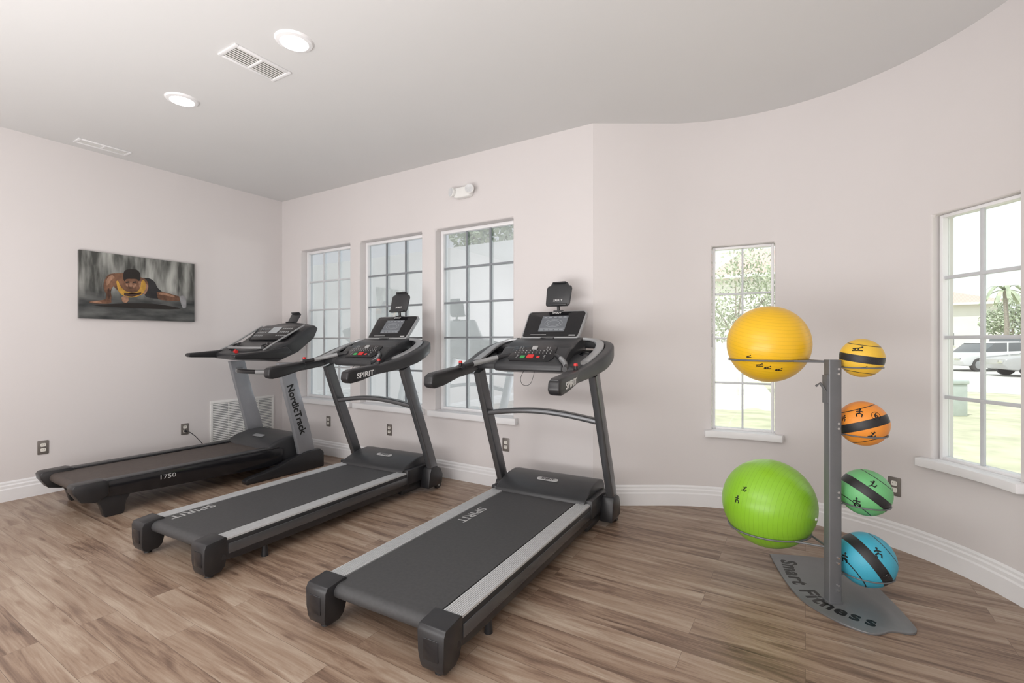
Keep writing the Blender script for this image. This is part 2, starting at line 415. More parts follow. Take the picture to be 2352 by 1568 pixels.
def baseboard(name, path):
    prof = [(0,0),(-.020,0),(-.020,.095),(-.015,.105),(-.015,.125),(-.009,.135),(-.009,.148),(-.003,.16),(0,.16)]
    offs = [offset_path(path, d) for d, z in prof]; bm = bmesh.new()
    R = [[bm.verts.new((offs[k][i][0], offs[k][i][1], prof[k][1])) for k in range(len(prof))] for i in range(len(path))]
    for i in range(len(path)-1):
        for k in range(len(prof)): k2 = (k+1) % len(prof); bm.faces.new((R[i][k],R[i+1][k],R[i+1][k2],R[i][k2]))
    bm.faces.new(R[0]); bm.faces.new(R[-1][::-1])
    mb = MB(); mb.bm.free(); mb.bm = bm
    return struct(mb.build(name, M['trim'], angle=25))

outer = offset_path([(XL,YR),(XL,YB)] + [(-1.449,YB)] + arc[1:] + [(XR,YR)], .17)
outer[0] = (XL-.17, YR-.17); outer[-1] = (XR+.17, YR-.17)
struct(MB().prism(outer, 'z', -.12, 0).build('floor', M['floor']))
struct(MB().prism(outer, 'z', CEIL, CEIL+.12).build('ceiling', M['ceil']))
WZ0, WZ1 = .63, 2.40
wins = [(-5.21,-4.33),(-4.17,-3.27),(-3.09,-2.20)]
bp = [(XL,YB),(-1.449,YB)]
wall('wall_back', bp, [(a-XL, b-XL, WZ0, WZ1) for a, b in wins])
wall('wall_left', [(XL,YR),(XL,YB)])
wall('wall_rear', [(XR,YR),(XL,YR)])
def s_ang(deg): return math.dist(arc[0], arc[1]) + math.radians(122-deg)*CR
CW = [(106.0, 86.8), (45.6, 25.4)]; CZ0, CZ1 = .605, 2.055
wall('wall_curved', curve_path, [(s_ang(a), s_ang(b), CZ0, CZ1) for a, b in CW])
baseboard('baseboard_left', [(XL,YR),(XL,YB)])
baseboard('baseboard_back', [(XL,YB),(-1.449,YB)])
baseboard('baseboard_curved', curve_path)
baseboard('baseboard_rear', [(XR,YR),(XL,YR)])

def window(n, p0, p1, z0, z1, cols, rows, mm, gm, recess=.085, sill=True, fw=.032, mw=.009):
    p0 = Vector(p0); p1 = Vector(p1); w = (p1-p0).length; ang = math.atan2(p1.y-p0.y, p1.x-p0.x); mid = (p0+p1)/2
    r = struct(empty('window_%d' % n, (mid.x, mid.y, 0), ang)); hw = w/2 - .001
    z0 += .001; z1 -= .001
    f = MB(); y0 = recess; y1 = recess+.05
    f.box(-hw,-hw+fw,y0,y1,z0,z1).box(hw-fw,hw,y0,y1,z0,z1).box(-hw+fw,hw-fw,y0,y1,z0,z0+fw).box(-hw+fw,hw-fw,y0,y1,z1-fw,z1)
    f.build('window_frame', M['trim'], r, bevel=.004)
    g = MB(); ix = hw-fw
    for c in range(1, cols):
        x = -ix+2*ix*c/cols; g.box(x-mw,x+mw,y0+.014,y0+.030,z0+fw,z1-fw)
    for k in range(1, rows):
        z = z0+fw+(z1-z0-2*fw)*k/rows; g.box(-ix,ix,y0+.012,y0+.032,z-mw,z+mw)
    g.build('muntin_grid', mm, r, bevel=.002)
    MB().box(-ix,ix,y0+.036,y0+.040,z0+fw,z1-fw).build('glass_pane', gm, r)
    if sill:
        MB().box(-hw-.055,hw+.055,-.055,-.0,z0-.05,z0+.004).box(-hw+.002,hw-.002,-.002,recess,z0-.002,z0+.004).build('window_sill', M['trim'], r, bevel=.018, seg=3)
    return r
window(1, (wins[0][0],YB), (wins[0][1],YB), WZ0, WZ1, 3, 5, M['mull_l'], M['glass_r'])
window(2, (wins[1][0],YB), (wins[1][1],YB), WZ0, WZ1, 3, 5, M['mull'], M['glass_r'])
window(3, (wins[2][0],YB), (wins[2][1],YB), WZ0, WZ1, 3, 5, M['mull'], M['glass_r'])
def cpt(deg, r=CR): a = math.radians(deg); return (CC[0]+r*math.cos(a), CC[1]+r*math.sin(a))
for i, (a0, a1) in enumerate(CW):
    r = window(4+i, cpt(a0, CR+.004), cpt(a1, CR+.004), CZ0, CZ1, 2, 4, M['mull_l'], M['glass'], recess=.045-.005*i, sill=False, fw=.020, mw=.007+.003*i)  # grey muntin colour stands in for the backlit shade on these bars
    bm = bmesh.new()
    def sector(d0, d1, r0, r1, z0, z1):
        n = 14; ring = []
        for k in range(n+1):
            d = d0+(d1-d0)*k/n
            ring.append([bm.verts.new((*cpt(d, rr), zz)) for rr, zz in ((r0,z0),(r1,z0),(r1,z1),(r0,z1))])
        for A, B in zip(ring, ring[1:]):
            for j in range(4): bm.faces.new((A[j],A[(j+1)%4],B[(j+1)%4],B[j]))
        bm.faces.new(ring[0]); bm.faces.new(ring[-1][::-1])
    sector(a0+2.6, a1-2.6, CR-.06, CR, CZ0-.045, CZ0+.004)
    sector(a0-.1, a1+.1, CR-.01, CR+.05, CZ0-.001, CZ0+.005)
    mb = MB(); mb.bm.free(); mb.bm = bm
    o = mb.build('window_sill', M['trim'], None, bevel=.016, seg=3, mingle=50)
    o.parent = r; o.matrix_parent_inverse = (Matrix.Translation(r.location) @ Matrix.Rotation(r.rotation_euler.z, 4, 'Z')).inverted()

# ---------------------------------------------------------------- ceiling fittings
def downlight(x, y, label):
    r = empty('ceiling_light', (x,y,CEIL), 0, label, 'ceiling light', 'recessed ceiling lights')
    MB().lathe([(.070,-.004),(.078,-.016),(.098,-.011),(.106,0),(.070,0)], 40).build('trim_ring', M['trim'], r)
    MB().lathe([(0,-.007),(.05,-.007),(.071,-.004),(.071,-.0005),(0,-.0005)], 40).build('lens', M['lamp'], r)
downlight(-2.53, 1.71, 'round white recessed light nearest the camera, right beside a ceiling vent')
downlight(-3.83, 1.70, 'round white recessed light farther along the ceiling, between the two vents')
def vent(x0, x1, y0, y1, label):
    cx, cy = (x0+x1)/2, (y0+y1)/2; hx, hy = (x1-x0)/2, (y1-y0)/2
    r = empty('ceiling_vent', (cx,cy,CEIL), 0, label, 'vent', None)
    b = .022; f = MB()
    f.box(-hx,hx,-hy,-hy+b,-.010,0).box(-hx,hx,hy-b,hy,-.010,0).box(-hx,-hx+b,-hy+b,hy-b,-.010,0).box(hx-b,hx,-hy+b,hy-b,-.010,0)
    f.box(-hx+b,hx-b,-.008,.008,-.010,0)
    f.build('frame', M['trim'], r, bevel=.003)
    MB().box(-hx+b,hx-b,-hy+b,hy-b,-.0015,-.0005).build('backing', M['dark'], r)
    s = MB(); n = max(5, round((2*hx-2*b)/.0215)); pitch = (2*hx-2*b)/n
    for k in range(n):
        x = -hx+b+(k+.5)*pitch
        s.box(x-pitch*.24,x+pitch*.24,-hy+b,hy-b,-.006,-.003)
    s.build('slat', M['white'], r)
vent(-3.035,-2.84,1.54,1.90, 'white slatted ceiling vent next to the nearer recessed light')
vent(-5.43,-5.30,1.555,1.935, 'narrow white slatted ceiling vent close to the picture wall')

# ---------------------------------------------------------------- wall fittings
def outlet(x, y, z, rz, label):
    r = empty('wall_outlet', (x,y,z), rz, label, 'outlet', 'electrical outlets')
    MB().prism(rrect(.036,.059,.006), 'y', -.007, 0).build('cover_plate', M['plate'], r, bevel=.002)
    for s in (-1, 1):
        k = MB().prism([(a, b+s*.021) for a, b in rrect(.017,.0145,.008)], 'y', -.010, -.006).build('socket', M['sock'], r)
        MB().box(-.008,-.0055,-.0108,-.0095,s*.021-.001,s*.021+.008).box(.0055,.008,-.0108,-.0095,s*.021-.001,s*.021+.008).build('slot', M['dark'], k)
    return r
outlet(XL, 1.40, .399, PI/2, 'outlet with pewter plate on the left wall, nearest the frame edge')
outlet(XL, 2.50, .384, PI/2, 'outlet with a black plug in it beside the large wall grille')
outlet(-4.686, YB, .388, 0, 'pewter outlet below the leftmost window, behind the farthest treadmill')
outlet(-3.709, YB, .383, 0, 'pewter outlet below the middle window of the back wall')
outlet(-2.27, YB, .39, 0, 'outlet half hidden behind the near treadmill under the third window')
p = cpt(54.7); outlet(p[0], p[1], .386, math.radians(54.7-90), 'pewter outlet on the curved wall to the right of the ball rack')
r = empty('power_cord', (XL+.012, 2.50, .365), 0, 'black power cord plugged into the left wall outlet beside the grille', 'cord')
MB().cyl((0,0,0),(.030,0,0),.014,16,r1=.009).build('plug', M['blk'], r, bevel=.002)
MB().tube(catmull([(.03,0,0),(.06,.01,-.005),(.09,.06,-.06),(.13,.13,-.17),(.15,.2,-.26),(.17,.3,-.345),(.2,.42,-.359)],8), .004, 8).build('cable', M['blk'], r)

r = empty('return_air_grille', (XL, (2.75+3.49)/2, .41), PI/2, 'large white louvred return air grille low on the left wall', 'grille')
f = MB(); hx, hz = .37, .24
f.box(-hx,hx,-.012,0,hz-.03,hz).box(-hx,hx,-.012,0,-hz,-hz+.03).box(-hx,-hx+.03,-.012,0,-hz+.03,hz-.03).box(hx-.03,hx,-.012,0,-hz+.03,hz-.03)
for x in (-.17, 0, .17): f.box(x-.006,x+.006,-.011,0,-hz+.03,hz-.03)
f.build('frame', M['white'], r, bevel=.003)
MB().box(-hx+.03,hx-.03,-.002,-.001,-hz+.03,hz-.03).build('backing', M['mull'], r)
s = MB()
for k in range(22):
    z = -hz+.03+(k+.5)*(2*hz-.06)/22
    s.box(-hx+.03,hx-.03,-.008,.008,-.0008,.0008, Matrix.Translation((0,-.0085,z)) @ Matrix.Rotation(math.radians(42),4,'X'))
s.build('louver', M['white'], r)

r = empty('emergency_light', (-2.725, YB, 2.695), 0, 'white twin-head emergency light on the back wall above the third window', 'emergency light')
MB().prism(rrect(.105,.050,.045,6), 'y', -.060, .001).build('body', M['white'], r, bevel=.014, seg=3)
for s in (-1, 1):
    T = basis((s*.098,-.058,.010), (1,0,0), (0,0,1)) @ Matrix.Rotation(math.radians(s*20),4,'Y')
    h = MB().lathe([(0,-.03),(.025,-.03),(.042,.0),(.044,.022),(.039,.026)], 28, T).build('lamp_head', M['white'], r)
    MB().lathe([(0,.020),(.02,.024),(.039,.026),(.039,.020)], 28, T).build('lens', M['lglass'], h)

# ---------------------------------------------------------------- picture on the left wall
XP = XL+.035
r = empty('wall_picture', (XL, 2.105, 1.822), 0, 'frameless picture of a man doing push-ups on the left wall', 'picture')
hy, hz = .475, .3075
MB().box(0,.032,-hy,hy,-hz,hz).build('canvas', M['poster'], r)
def pic_poly(name, px, m, lift, smooth=True):
    pts = [on_x(x, y, XP) for x, y in px]
    pts = [(.032+lift, p.y-2.105, p.z-1.822) for p in pts]
    c = catmull(pts+[pts[0]], 5)[:-1] if smooth else [Vector(p) for p in pts]
    mb = MB(); A = [mb.bm.verts.new(p) for p in c]
    fa = mb.bm.faces.new(A); bmesh.ops.triangulate(mb.bm, faces=[fa])
    return mb.build(name, m, r)
L0 = .0004
pic_poly('printed_reflection', [(210,700),(250,698),(300,696),(360,698),(415,708),(380,710),(300,707),(240,704)], M['hair'], L0)
pic_poly('printed_trousers', [(326,638),(343,639),(356,648),(362,660),(376,672),(390,678),(384,688),(364,686),(346,684),(332,676)], M['shorts'], L0*2)
pic_poly('printed_calf', [(360,670),(378,671),(400,677),(414,682),(415,690),(400,691),(382,690),(364,686)], M['skin'], L0*3)
pic_poly('printed_calf_highlight', [(366,672),(380,673),(400,679),(398,682),(380,678),(367,676)], M['skin_l'], L0*4)
pic_poly('printed_shoe', [(412,681),(420,679),(426,684),(428,694),(427,706),(420,707),(416,697)], M['shoe'], L0*4)
pic_poly('printed_torso', [(252,634),(262,628),(280,627),(300,630),(322,636),(336,643),(341,656),(336,670),(318,680),(298,682),(280,676),(268,664),(256,652)], M['skin'], L0*5)
pic_poly('printed_arm', [(264,627),(250,630),(242,640),(238,652),(239,664),(244,676),(243,686),(248,692),(254,690),(256,680),(254,668),(258,660),(266,652),(272,640)], M['skin'], L0*6)
pic_poly('printed_arm_highlight', [(258,631),(250,635),(244,645),(245,655),(250,652),(256,644),(263,637)], M['skin_l'], L0*7)
pic_poly('printed_arm_shadow', [(247,664),(251,662),(252,674),(252,684),(249,686),(247,676)], M['skin_d'], L0*7)
pic_poly('printed_hand', [(254,686),(246,686),(234,689),(220,690),(208,691),(206,695),(220,697),(236,697),(250,697),(256,693)], M['skin'], L0*8)
pic_poly('printed_fingers', [(222,691),(210,692),(208,694),(222,695),(234,694)], M['skin_l'], L0*9)
pic_poly('printed_forearm', [(318,646),(330,648),(340,656),(338,668),(332,676),(326,668),(320,658)], M['skin_l'], L0*6)
pic_poly('printed_fist', [(279,682),(286,679),(294,682),(295,690),(289,695),(281,692)], M['skin_l'], L0*9)
pic_poly('printed_vest', [(267,646),(271,645),(277,657),(287,667),(301,672),(314,670),(322,660),(325,646),(331,644),(335,654),(332,668),(322,678),(302,683),(284,679),(272,668)], M['vest'], L0*8)
pic_poly('printed_vest_shadow', [(286,672),(304,675),(322,671),(324,675),(304,681),(286,678)], M['skin_d'], L0*9)
pic_poly('printed_face', [(285,634),(286,646),(289,656),(294,663),(300,665),(306,664),(313,657),(317,647),(320,634),(302,626)], M['skin'], L0*11)
pic_poly('printed_cheek', [(288,651),(293,653),(293,659),(290,657)], M['skin_l'], L0*12)
pic_poly('printed_cheek', [(306,654),(313,652),(311,658),(306,660)], M['skin_l'], L0*12)
pic_poly('printed_nose', [(298,649),(302,649),(304,656),(300,658),(296,656)], M['skin_l'], L0*12)
pic_poly('printed_hair', [(283,640),(283,629),(287,621),(295,618),(305,618),(315,620),(321,628),(322,640),(319,645),(314,641),(302,640),(290,641),(286,646)], M['hair'], L0*13)
pic_poly('printed_eye', [(288,647),(296,646),(296,649),(289,650)], M['hair'], L0*13, False)
pic_poly('printed_eye', [(304,647),(313,646),(312,649),(305,650)], M['hair'], L0*13, False)
pic_poly('printed_mouth', [(296,660),(305,660),(304,662),(297,662)], M['hair'], L0*13, False)

# ---------------------------------------------------------------- treadmills of the near pair's design
def build_runner(label):
    r = empty('treadmill', (0,0,0), 0, label, 'treadmill', 'charcoal treadmills with silver rails')
    d = MB()
    d.box(-.30,.30,.12,1.75,.09,.16)
    for s in (-1, 1):
        prof = [(.06,.085),(.06,.185),(.08,.192),(1.72,.192),(1.80,.20),(1.80,.075),(1.60,.065),(.16,.070)]
        d.prism(prof, 'x', min(s*.30,s*.388), max(s*.30,s*.388))
    d.build('deck', M['blk'], r, bevel=.008)
    for s in (-1, 1):
        MB().prism([(.10,.112),(1.78,.112),(1.78,.168),(.10,.168)], 'x', min(s*.387,s*.393), max(s*.387,s*.393)).build('side_trim', M['mast'], r, bevel=.002)
    b = MB(); prof = [(1.66,.199)]+[(.050-.034*math.sin(math.radians(a)), .165+.034*math.cos(math.radians(a))) for a in range(0,181,20)]+[(1.66,.131)]
    b.prism(prof, 'x', -.283, .283).build('running_belt', M['belt'], r)
    for s in (-1, 1):
        m = MB(); x0, x1 = (.292, .385)
        m.box(min(s*x0,s*x1),max(s*x0,s*x1),.08,1.70,.190,.201)
        for k in range(9):
            x = s*(.300+k*.0096); m.box(x-.0028,x+.0028,.085,1.69,.200,.2035)
        m.build('foot_rail', M['silver'], r)
        c = MB(); prof = [(-.028,.055),(-.032,.10),(-.032,.180),(-.020,.203),(.080,.214),(.092,.206),(.092,.090),(.084,.045),(.062,.022),(-.004,.020),(-.020,.032)]
        bmc = c.bm; xa, xb = .262, .394
        A = [bmc.verts.new((s*(xa+.016*max(0,(.12-z)/.1)), y, z)) for y, z in prof]; B = [bmc.verts.new((s*(xb-.014*max(0,(.12-z)/.1)), y, z)) for y, z in prof]
        bmc.faces.new(A); bmc.faces.new(B[::-1])
        for i in range(len(prof)): bmc.faces.new((A[i],A[(i+1)%len(prof)],B[(i+1)%len(prof)],B[i]))
        e = c.build('end_cap', M['blk'], r, bevel=.004, seg=2)
        MB().prism([(a+s*.330,bz+.118) for a,bz in rrect(.036,.042,.006)], 'y', -.0345, -.0290).build('cap_recess', M['gloss'], e, bevel=.002)
        MB().cyl((s*.33,.028,.0),(s*.33,.028,.03),.022,16,r1=.018).build('rear_pad', M['blk'], r)
        MB().cyl((s*.36,.34,.0),(s*.36,.34,.075),.020,16,r1=.014).build('levelling_foot', M['blk'], r)
        MB().box(min(s*.33,s*.385),max(s*.33,s*.385),1.55,1.86,.03,.09).build('lift_bracket', M['blk'], r, bevel=.01)
    h = MB().prism([(1.575,.192),(1.585,.218),(1.62,.242),(1.70,.270),(1.78,.290),(1.88,.296),(1.96,.28),(2.0,.24),(2.01,.12),(1.58,.12)], 'x', -.355, .355).build('motor_hood', M['blk2'], r, bevel=.010, seg=3)
    T = basis((.0,1.745,.2826),(1,0,0),(0,.970,.243))
    MB().prism(rrect(.085,.020,.019,5), 'z', 0, .004, T).build('badge', M['letter_g'], h, bevel=.0015)
    text('badge_lettering', 'SPIRIT', .034, M['letter_b'], h, T @ Matrix.Translation((0,0,.0042)), bold=.0006, shear=.1, sx=1.15)
    for s in (-1, 1):
        pth = [(s*.452,1.885,.14),(s*.452,1.79,.38),(s*.450,1.65,.72),(s*.446,1.53,1.02),(s*.445,1.505,1.09)]
        u = MB().sweep(pth, rrect(.026,.046,.010), up=(0,-1,0)).build('upright', M['mast'], r)
        MB().prism([(1.77,.035),(1.785,.15),(1.81,.205),(1.88,.21),(1.945,.18),(1.975,.12),(1.96,.04)], 'x', min(s*.392,s*.486), max(s*.392,s*.486)).build('mast_boot', M['blk'], u, bevel=.010, seg=2)
        MB().box(min(s*.35,s*.40),max(s*.35,s*.40),1.60,1.93,.10,.225).build('side_cover', M['blk'], r, bevel=.010)
        w = MB().cyl((s*.455-.018,1.93,.036),(s*.455+.018,1.93,.036),.036,24).build('transport_wheel', M['blk'], r, bevel=.005)
        MB().cyl((s*.455-.020,1.93,.036),(s*.455+.020,1.93,.036),.014,16).build('hub', M['accent'], w)
        ctrl = [(.430,.905,1.062),(.432,1.05,1.078),(.440,1.25,1.102),(.458,1.42,1.130),(.478,1.56,1.168),(.482,1.68,1.212),(.455,1.78,1.255),(.385,1.83,1.282),(.27,1.845,1.292)]
        p = catmull([(s*x,y,z) for x,y,z in ctrl], 6); n = len(p)
        sc = []
        for i in range(n):
            t = i/(n-1); k = 1.0+.45*max(0, 1-abs(t-.52)/.33); sc.append((1.0+.2*max(0,1-abs(t-.5)/.4), k))
        a = MB().sweep(p, rrect(.031,.034,.014), scales=sc).build('handrail', M['blk2'], r)
        MB().prism([(.885,1.040),(.893,1.088),(.93,1.105),(1.20,1.135),(1.24,1.115),(1.22,1.070),(1.02,1.020),(.93,1.008),(.90,1.016)], 'x', min(s*.396,s*.468), max(s*.396,s*.468)).build('grip_end', M['blk'], a, bevel=.012, seg=3)
        T = basis((s*.4695,1.055,1.066),(0,s,.12*s),(0,-.12,1))
        text('grip_lettering', 'SPIRIT', .052, M['letter'], a, T, bold=.001, shear=.1, sx=1.2)
        ip = [(s*x,y,z) for x,y,z in [(.412,1.42,1.168),(.424,1.56,1.214),(.424,1.67,1.258),(.398,1.750,1.294),(.340,1.788,1.317),(.27,1.798,1.324)]]
        MB().sweep(catmull(ip,6), rrect(.029,.011,.007)).build('silver_accent', M['accent'], a)
        t = MB().prism([(1.45,1.108),(1.46,1.150),(1.60,1.205),(1.80,1.245),(1.81,1.19),(1.60,1.13)], 'x', min(s*.24,s*.45), max(s*.24,s*.45)).build('cup_tray', M['blk2'], r, bevel=.01)
        TT = basis((s*.335,1.67,1.2215),(1,0,0),(0,.98,.2))
        MB().lathe([(.0,-.004),(.038,-.004),(.040,.004),(.050,.005),(.052,-.002)], 28, TT).build('cup_well', M['gloss'], t)
        q = catmull([(s*.15,1.52,1.215),(s*.22,1.46,1.20),(s*.30,1.36,1.172),(s*.355,1.25,1.147),(s*.37,1.19,1.138)], 5)
        g = MB().tube(q, .0165, 12).build('pulse_grip', M['blk'], r)
        MB().tube(catmull([(s*.245,1.43,1.192),(s*.31,1.34,1.167),(s*.345,1.27,1.151)],4), .0175, 12).build('metal_contact', M['accent'], g)
        k = MB().cyl((s*.425,1.235,1.12),(s*.425,1.235,1.158),.013,16).build('speed_toggle', M['blk'], r)
        MB().cyl((s*.425,1.235,1.157),(s*.425,1.235,1.174),.014,16,r1=.012).build('toggle_cap', M['red'], k, bevel=.003)
    p = [(-.43+.86*i/16, 1.625-.02*math.sin(PI*i/16), .765+.045*math.sin(PI*i/16)) for i in range(17)]
    MB().sweep(p, rrect(.034,.019,.012)).build('cross_brace', M['mast'], r)
    c = MB().prism([(1.405,1.105),(1.410,1.150),(1.430,1.168),(1.560,1.265),(1.60,1.268),(1.64,1.295),(1.72,1.322),(1.80,1.335),(1.86,1.320),(1.87,1.24),(1.76,1.15),(1.55,1.085)], 'x', -.262, .262).build('console', M['blk2'], r, bevel=.014, seg=3)
    T = basis((0,1.432,1.1715),(1,0,0),(0,.130,.097))
    MB().prism([(-.15,.0),(.15,.0),(.175,.03),(.165,.158),(.10,.168),(-.10,.168),(-.165,.158),(-.175,.03)], 'z', 0, .005, T).build('control_panel', M['gloss'], c, bevel=.002)
    def btn(name, m, x, y, w, h, z=.007): MB().prism([(a+x,b+y) for a,b in rrect(w,h,min(w,h)*.4)], 'z', .004, z, T).build(name, m, c)
    btn('stop_button', M['red'], 0, .045, .026, .018, .010); btn('start_button', M['green'], -.060, .040, .018, .014)
    btn('reset_button', M['red'], .060, .040, .012, .010)
    for i in range(11):
        for j in range(2): btn('button', M['letter_g'], -.135+i*.027, .085+j*.024, .0032, .0025, .0065)
    for i in (-1, 1):
        for j in range(3):
            for k in range(2): btn('button', M['letter_g'], i*(.095+k*.02), .128+j*.011, .004, .0016, .0065)
            btn('button', M['letter_g'], i*.105, .030+j*.014, .005, .0014, .0065)
    btn('emergency_key', M['letter_g'], 0, .140, .020, .017, .012)
    T2 = basis((0,1.74,1.3275),(1,0,0),(0,1,.16))
    MB().prism(rrect(.055,.010,.009,4), 'z', 0, .008, T2).build('fan_outlet', M['gloss'], c, bevel=.002)
    TD = basis((0,1.772,1.325),(1,0,0),(0,.171,.212))
    out = [(-.235,.012),(-.225,0),(.225,0),(.235,.012),(.248,.245),(.240,.262),(.225,.272),(-.225,.272),(-.240,.262),(-.248,.245)]
    ds = MB().prism(out, 'z', -.020, .010, TD).build('display', M['accent'], r, bevel=.006)
    MB().prism([(x*.955,.012+y*.92) for x,y in out], 'z', .009, .0125, TD).build('bezel', M['gloss'], ds, bevel=.002)
    MB().prism([(a*1.0,b+.140) for a,b in rrect(.108,.078,.006)], 'z', .012, .0135, TD).build('screen', M['lcd'], ds)
    ln = MB()
    for rr in (.050, .034):
        n = 40; ring = [Vector((rr*1.45*math.cos(2*PI*i/n), .145+rr*.72*math.sin(2*PI*i/n), .0140)) for i in range(n)]
        ln.tube([TD @ q for q in ring], .0009, 4, closed=True)
    for x in (-.08,-.04,0,.04,.08): ln.box(x-.015,x+.015,.075,.078,.0134,.0142,TD); ln.box(x-.012,x+.012,.203,.206,.0134,.0142,TD)
    ln.box(-.10,.10,.092,.0935,.0134,.0142,TD).box(-.10,.10,.196,.1975,.0134,.0142,TD)
    ln.build('screen_graphic', M['lcd_line'], ds)
    text('display_lettering', 'SPIRIT', .024, M['letter'], ds, TD @ Matrix.Translation((0,.247,.013)), shear=.1, sx=1.2)
    MB().box(-.16,-.03,.030,.034,.012,.0135,TD).build('display_line', M['letter_g'], ds)
    MB().box(-.235+.39,.205,.020,.030,.012,.0135,TD).build('display_mark', M['letter_g'], ds)
    nk = MB().cyl((0,1.955,1.53),(0,1.945,1.60),.012,12); nk.box(-.035,.035,1.93,1.97,1.53,1.547)
    tb = MB(); TT = basis((0,1.925,1.580),(1,0,0),(0,.28,.96))
    tb.prism([(-.085,0),(.085,0),(.100,.018),(.106,.145),(.098,.165),(.075,.172),(.068,.192),(.055,.200),(-.055,.200),(-.068,.192),(-.075,.172),(-.098,.165),(-.106,.145),(-.100,.018)], 'z', -.012, .004, TT)
    tb.box(-.085,.085,-.004,.012,0,.030,TT)
    th = tb.build('tablet_holder', M['blk2'], r, bevel=.004)
    nk.build('neck', M['blk'], th)
    MB().prism([(-.055,.186),(.055,.186),(.055,.197),(-.055,.197)], 'z', .004, .020, TT).build('clamp', M['blk'], th, bevel=.003)
    text('holder_lettering', 'SPIRIT', .024, M['letter'], th, TT @ Matrix.Translation((0,.045,.0045)), shear=.1, sx=1.2)
    MB().tube(catmull([(-.02,1.43,1.125),(-.035,1.39,1.06),(-.01,1.37,1.015),(.04,1.38,1.02),(.06,1.40,1.09),(.05,1.42,1.13)],6), .0018, 6).build('safety_cord', M['blk'], r)
    text('belt_lettering', 'SPIRIT', .090, M['letter_g'], r, basis((-.215,1.06,.2005),(0,-1,0),(1,0,0)), ext=.0003, bold=.001, sx=1.15)
    return r
tm = build_runner('nearest charcoal treadmill with silver rails, in front of the third window')
tm.location = (-1.56, 1.425, 0); tm.rotation_euler.z = math.radians(2.4)
t2 = copy_tree(tm); t2.location = (-3.155, 1.345, 0); t2.rotation_euler.z = math.radians(3.0)
t2['label'] = 'middle charcoal treadmill with silver rails, between the other two treadmills'
for ch in t2.children:
    if ch.name.startswith('belt_lettering'): ch.location = (-.02, -.82, 0)

# ---------------------------------------------------------------- far treadmill
r = empty('treadmill', (-4.81,1.20,0), math.radians(-.5), 'black treadmill with broad grey uprights by the picture wall', 'treadmill')
for s in (-1, 1):
    MB().prism([(.11,.235),(.13,.272),(1.62,.262),(1.66,.25),(1.66,.10),(1.45,.10),(.60,.13),(.27,.15),(.16,.18)], 'x', min(s*.305,s*.395), max(s*.305,s*.395)).build('side_panel', M['gloss'], r, bevel=.010)
    MB().box(min(s*.30,s*.388),max(s*.30,s*.388),.22,1.62,.262,.275).build('foot_rail', M['blk2'], r, bevel=.004)
    MB().prism([(.065,.225),(.06,.262),(.075,.280),(.24,.284),(.27,.274),(.27,.17),(.19,.130),(.11,.150)], 'x', min(s*.285,s*.405), max(s*.285,s*.405)).build('end_cap', M['blk'], r, bevel=.006, seg=2)
    MB().prism([(.19,.16),(.42,.155),(.385,.09),(.375,.02),(.365,0),(.255,0),(.245,.03),(.23,.09)], 'x', min(s*.32,s*.38), max(s*.32,s*.38)).build('rear_foot', M['blk'], r, bevel=.006)
    MB().prism([(1.25,.0),(1.24,.035),(1.27,.055),(1.55,.10),(1.72,.155),(1.86,.19),(2.02,.19),(2.06,.15),(2.06,0)], 'x', min(s*.405,s*.485), max(s*.405,s*.485)).build('base_foot', M['blk'], r, bevel=.010, seg=2)
    u = MB().prism([(1.80,.14),(1.975,.16),(1.905,.45),(1.80,.80),(1.725,1.10),(1.565,1.10),(1.64,.80),(1.73,.45)], 'x', min(s*.408,s*.462), max(s*.408,s*.462)).build('upright', M['greym'], r, bevel=.008)
    if s > 0:
        text('upright_lettering', 'NordicTrack', .100, M['letter_b'], u, basis((.4635,1.755,.63),(0,.30,-1),(0,1,.30)), bold=.0028)
        text('model_lettering', '1750', .048, M['letter_g'], r, basis((.3965,.655,.215),(0,1,-.01),(0,0,1)), sx=1.3)
    MB().prism([(1.15,1.165),(1.16,1.190),(1.45,1.215),(1.66,1.26),(1.72,1.20),(1.60,1.135),(1.17,1.150)], 'x', min(s*.375,s*.455), max(s*.375,s*.455)).build('handrail', M['blk'], r, bevel=.010, seg=3)
b = MB(); prof = [(1.62,.259)]+[(.15-.036*math.sin(math.radians(a)), .223+.036*math.cos(math.radians(a))) for a in range(0,181,20)]+[(1.62,.187)]
b.prism(prof, 'x', -.290, .290).build('running_belt', M['belt_b'], r)
MB().box(-.30,.30,.22,1.60,.13,.185).build('deck', M['blk'], r, bevel=.005)
MB().prism([(1.50,.25),(1.52,.285),(1.60,.325),(1.72,.355),(1.88,.36),(1.98,.33),(2.02,.25),(2.02,.10),(1.50,.12)], 'x', -.375, .375).build('motor_hood', M['blk2'], r, bevel=.03, seg=4)
MB().prism([(1.62,.334),(1.66,.346),(1.66,.352),(1.62,.341)], 'x', -.08, .08).build('hood_badge', M['accent'], r)
p = [(-.41+.82*i/16, 1.67-.16*math.sin(PI*i/16), 1.005) for i in range(17)]
cb = MB().sweep(p, rrect(.034,.020,.012)).build('crossbar', M['blk'], r)
MB().sweep([q for q in p if abs(q[0]) > .12 and q[0] > 0], rrect(.036,.022,.012)).build('pulse_contact', M['accent'], cb)
MB().sweep([q for q in p if abs(q[0]) > .12 and q[0] < 0], rrect(.036,.022,.012)).build('pulse_contact', M['accent'], cb)
bmx = MB(); n = 12; rows = []
